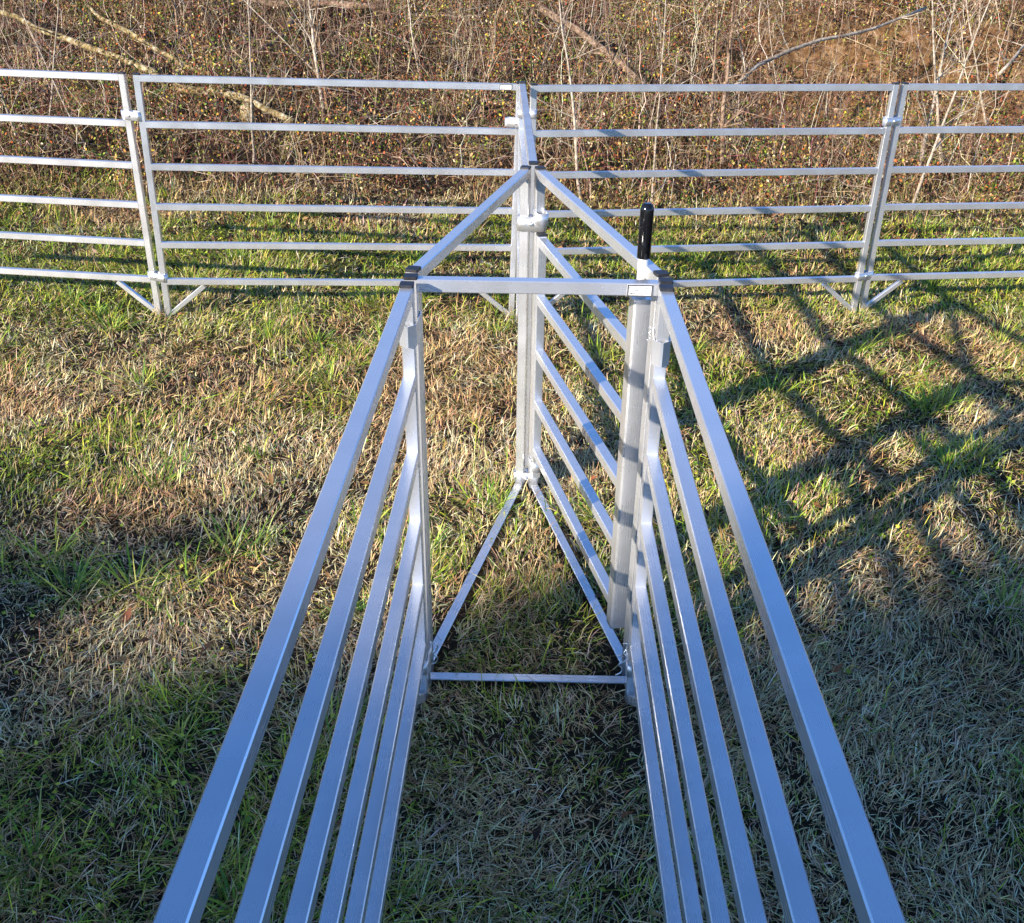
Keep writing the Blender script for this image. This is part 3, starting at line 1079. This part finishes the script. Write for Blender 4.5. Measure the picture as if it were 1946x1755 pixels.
def limb(pix, r0, r1, label, mat='lichen', name='fallen_limb', twigs=6):
    """a limb lying in the brush: (u, v, distance) points"""
    P = [at(u, v, y - (1.1 if y > 12 else 0)) for u, v, y in pix]
    b = MB()
    pts, n = [], len(P)
    for i in range(n - 1):
        for t in (0, 0.5):
            q = P[i] * (1 - t) + P[i + 1] * t
            pts.append(q + rng.normal(0, 0.012, 3))
    pts.append(P[-1])
    k = len(pts)
    rad = [(r0 + (r1 - r0) * i / (k - 1)) * rng.uniform(0.88, 1.12) for i in range(k)]
    b.tube(pts, rad, 9)
    for _ in range(twigs):
        i = rng.integers(1, k - 1)
        d = np.array([rng.normal(0, 1), rng.normal(0, 0.5), rng.normal(0.4, 0.6)])
        d /= np.linalg.norm(d)
        L = rng.uniform(0.2, 0.6)
        b.tube(wobble(pts[i], pts[i] + d * L, 5, 0.12), [rad[i] * 0.4 * (1 - 0.8 * j / 4) for j in range(5)], 5, False)
    o = b.build(name, M[mat])
    tag(o, label, 'fallen limb', 'fallen limbs in the brush')


limb([(-40, 5, 15.2), (0, 22, 15.0), (71, 49, 14.6), (159, 85, 14.1), (230, 112, 13.7), (285, 136, 13.4), (318, 160, 13.1)], 0.028, 0.040, 'long yellow lichen covered limb slanting down from the left edge')
limb([(170, 10, 15.2), (190, 34, 14.9), (247, 64, 14.4), (300, 95, 14.0), (353, 124, 13.6), (392, 140, 13.4)], 0.024, 0.033, 'shorter lichen covered limb lying right of the long one')
limb([(318, 163, 13.2), (400, 176, 13.0), (455, 184, 12.8), (500, 206, 12.5), (560, 232, 12.1)], 0.046, 0.030, 'lichen covered log just behind the top rail, right of the left joint')
limb([(1390, 170, 12.2), (1440, 120, 12.6), (1560, 80, 13.2), (1660, 58, 13.7), (1760, 15, 14.3)], 0.022, 0.014, 'long pale branch slanting up right above the right fence panel', 'pale_bark')
limb([(430, -10, 16.0), (520, 8, 15.9), (620, 6, 15.9), (740, 14, 15.7)], 0.055, 0.04, 'grey brown limb lying level along the top edge, left of centre', 'brown_bark')
limb([(560, 30, 15.4), (545, 60, 15.0), (500, 95, 14.5), (470, 100, 14.3)], 0.045, 0.03, 'short crooked dark limb above the left fence panel', 'brown_bark')
limb([(1030, 20, 15.2), (1100, 60, 14.6), (1160, 105, 14.0), (1210, 150, 13.4)], 0.05, 0.035, 'dark limb slanting down right above the centre joint', 'brown_bark')
limb([(1900, 140, 12.9), (1946, 90, 13.6), (1990, 50, 14.2)], 0.018, 0.012, 'pale thin branch crossing the bare bank at the right edge', 'pale_bark')
limb([(100, 402, 9.55), (130, 408, 9.5), (150, 425, 9.3), (160, 448, 9.1)], 0.014, 0.010, 'small bare curved stick on the grass behind the outer left panel', 'pale_bark', 'fallen_stick', 0)


def stump():
    g = on_ground(470, 236)
    b = MB()
    p = Vector((g[0], g[1], g[2] - 0.05))
    b.tube([p, p + Vector((0.01, 0, 0.10)), p + Vector((0.02, 0.01, 0.22)), p + Vector((0.02, 0.01, 0.27))], [0.12, 0.085, 0.075, 0.05], 12)
    tag(b.build('tree_stump', M['lichen']), 'short broken stump behind the second rail of the left fence panel', 'stump')


stump()


def fern():
    g = on_ground(285, 205)
    n = 26
    parts = []
    root = np.array([g[0] - 0.1, g[1], g[2]])
    d = np.array([0.35, -0.1, 0.32])
    P = np.array([root + d * (0.15 + 0.85 * i / n) + np.array([0, 0, -0.1 * (i / n) ** 2]) for i in range(n) for _s in (0, 1)])
    az = np.array([math.radians(120 if s else -35) for i in range(n) for s in (0, 1)])
    L = np.array([0.11 * math.sin(math.pi * (0.25 + 0.72 * i / n)) for i in range(n) for s in (0, 1)])
    parts.append(blades(P, az, np.full(len(P), 1.2), np.full(len(P), 0.4), L, np.full(len(P), 0.016), jitter(np.array([0.09, 0.17, 0.03]), len(P), 0.1)))
    parts.append(stems(np.array([root]), np.array([-0.28]), np.array([0.8]), np.array([0.2]), np.array([0.48]), np.array([0.004]), np.array([[0.2, 0.2, 0.05]]), 6, 0.01))
    V, Q, T, c = join(parts)
    tag(link('fern', np_mesh('fern', V, Q, T, c), M['coarse']), 'small green fern frond just right of the left fence joint', 'fern')


fern()


# ------------------------------------------------------------------ tree row far behind the camera (throws the foreground shade)
def tree_row():
    labels = ['tall evergreen at the left end of the tree row far behind the camera', 'tall evergreen second from the left end of the tree row', 'tall evergreen third from the left end of the tree row',
              'tall evergreen in the middle of the tree row', 'tall evergreen third from the right end of the tree row', 'tall evergreen second from the right end of the tree row',
              'tall evergreen at the right end of the tree row, nearest the pen']
    n = 9000
    u = rng.uniform(0, 1, n) ** 0.5
    th = rng.uniform(0, 6.28, n)
    z = rng.uniform(0.06, 1.0, n)
    prof = 2.6 * np.sqrt(np.clip(1 - np.clip((z - 0.80) / 0.22, 0, 1) ** 2, 0, 1))
    bump = 0.8 + 0.4 * fbm(th * 1.5, z * 7, 5, 3)
    P = np.stack([np.cos(th) * u * prof * bump, np.sin(th) * u * prof * bump, 13.68 * z * (0.97 + 0.06 * fbm(th * 2, z * 3, 8, 2))], 1)
    pal = np.array([[0.035, 0.07, 0.02], [0.05, 0.09, 0.025], [0.03, 0.055, 0.02]])
    V, Q, T, c = leaves(P, rng.uniform(0.25, 0.55, n), 0.6, jitter(pal[rng.integers(0, 3, n)], n), 2.0)
    fol = np_mesh('crown', V, Q, T, c)
    st = MB()
    st.tube([(0, 0, -0.2), (0.05, 0.02, 5), (0, 0, 12.5)], [0.28, 0.2, 0.05], 10)
    first = None
    for i, x in enumerate([-42.5, -39.3, -36.2, -33.0, -29.9, -26.7, -23.6]):
        y = -22.0 - 0.5 * (i % 2)
        root = empty('evergreen_tree', (x, y, float(ground(x, y))), i * 1.7)
        root.scale = (1, 1, [1.0, 0.99, 0.99, 0.982, 0.986, 0.98, 0.995][i])
        tag(root, labels[i], 'tree', 'tree row behind the camera')
        if first is None:
            first = (link('crown', fol, M['needle'], root), st.build('trunk', M['brown_bark'], root))
        else:
            for o in first:
                q = o.copy()
                C.objects.link(q)
                q.parent = root


tree_row()

# ------------------------------------------------------------------ light
SUN = Vector((-2.05, -1.87, 1.0)).normalized()
elev = math.asin(SUN.z)
az = math.atan2(SUN.x, SUN.y)
w = bpy.data.worlds.new('World')
bpy.context.scene.world = w
w.use_nodes = True
nt = w.node_tree
sky = nt.nodes.new('ShaderNodeTexSky')
sky.sky_type = 'NISHITA'
sky.sun_disc = False
sky.sun_elevation = elev
sky.sun_rotation = az
sky.air_density = 1.0
sky.altitude = 2500
sky.dust_density = 0.1
sky.ozone_density = 7.0
nt.links.new(sky.outputs['Color'], nt.nodes['Background'].inputs['Color'])
nt.nodes['Background'].inputs['Strength'].default_value = 0.145
sl = bpy.data.lights.new('sun', 'SUN')
sl.energy = 5.0
sl.angle = R(0.55)
sl.color = (1.0, 0.90, 0.76)
so = bpy.data.objects.new('sun', sl)
C.objects.link(so)
so.rotation_euler = (-SUN).to_track_quat('-Z', 'Y').to_euler()
so.location = (-6, -6, 6)

make_camera()
sc = bpy.context.scene
sc.view_settings.view_transform = 'Standard'
sc.view_settings.look = 'None'
sc.view_settings.exposure = 1.15
sc.view_settings.gamma = 1.0
sc.render.film_transparent = False
sc.cycles.max_bounces = 5
sc.cycles.diffuse_bounces = 2
sc.cycles.glossy_bounces = 3
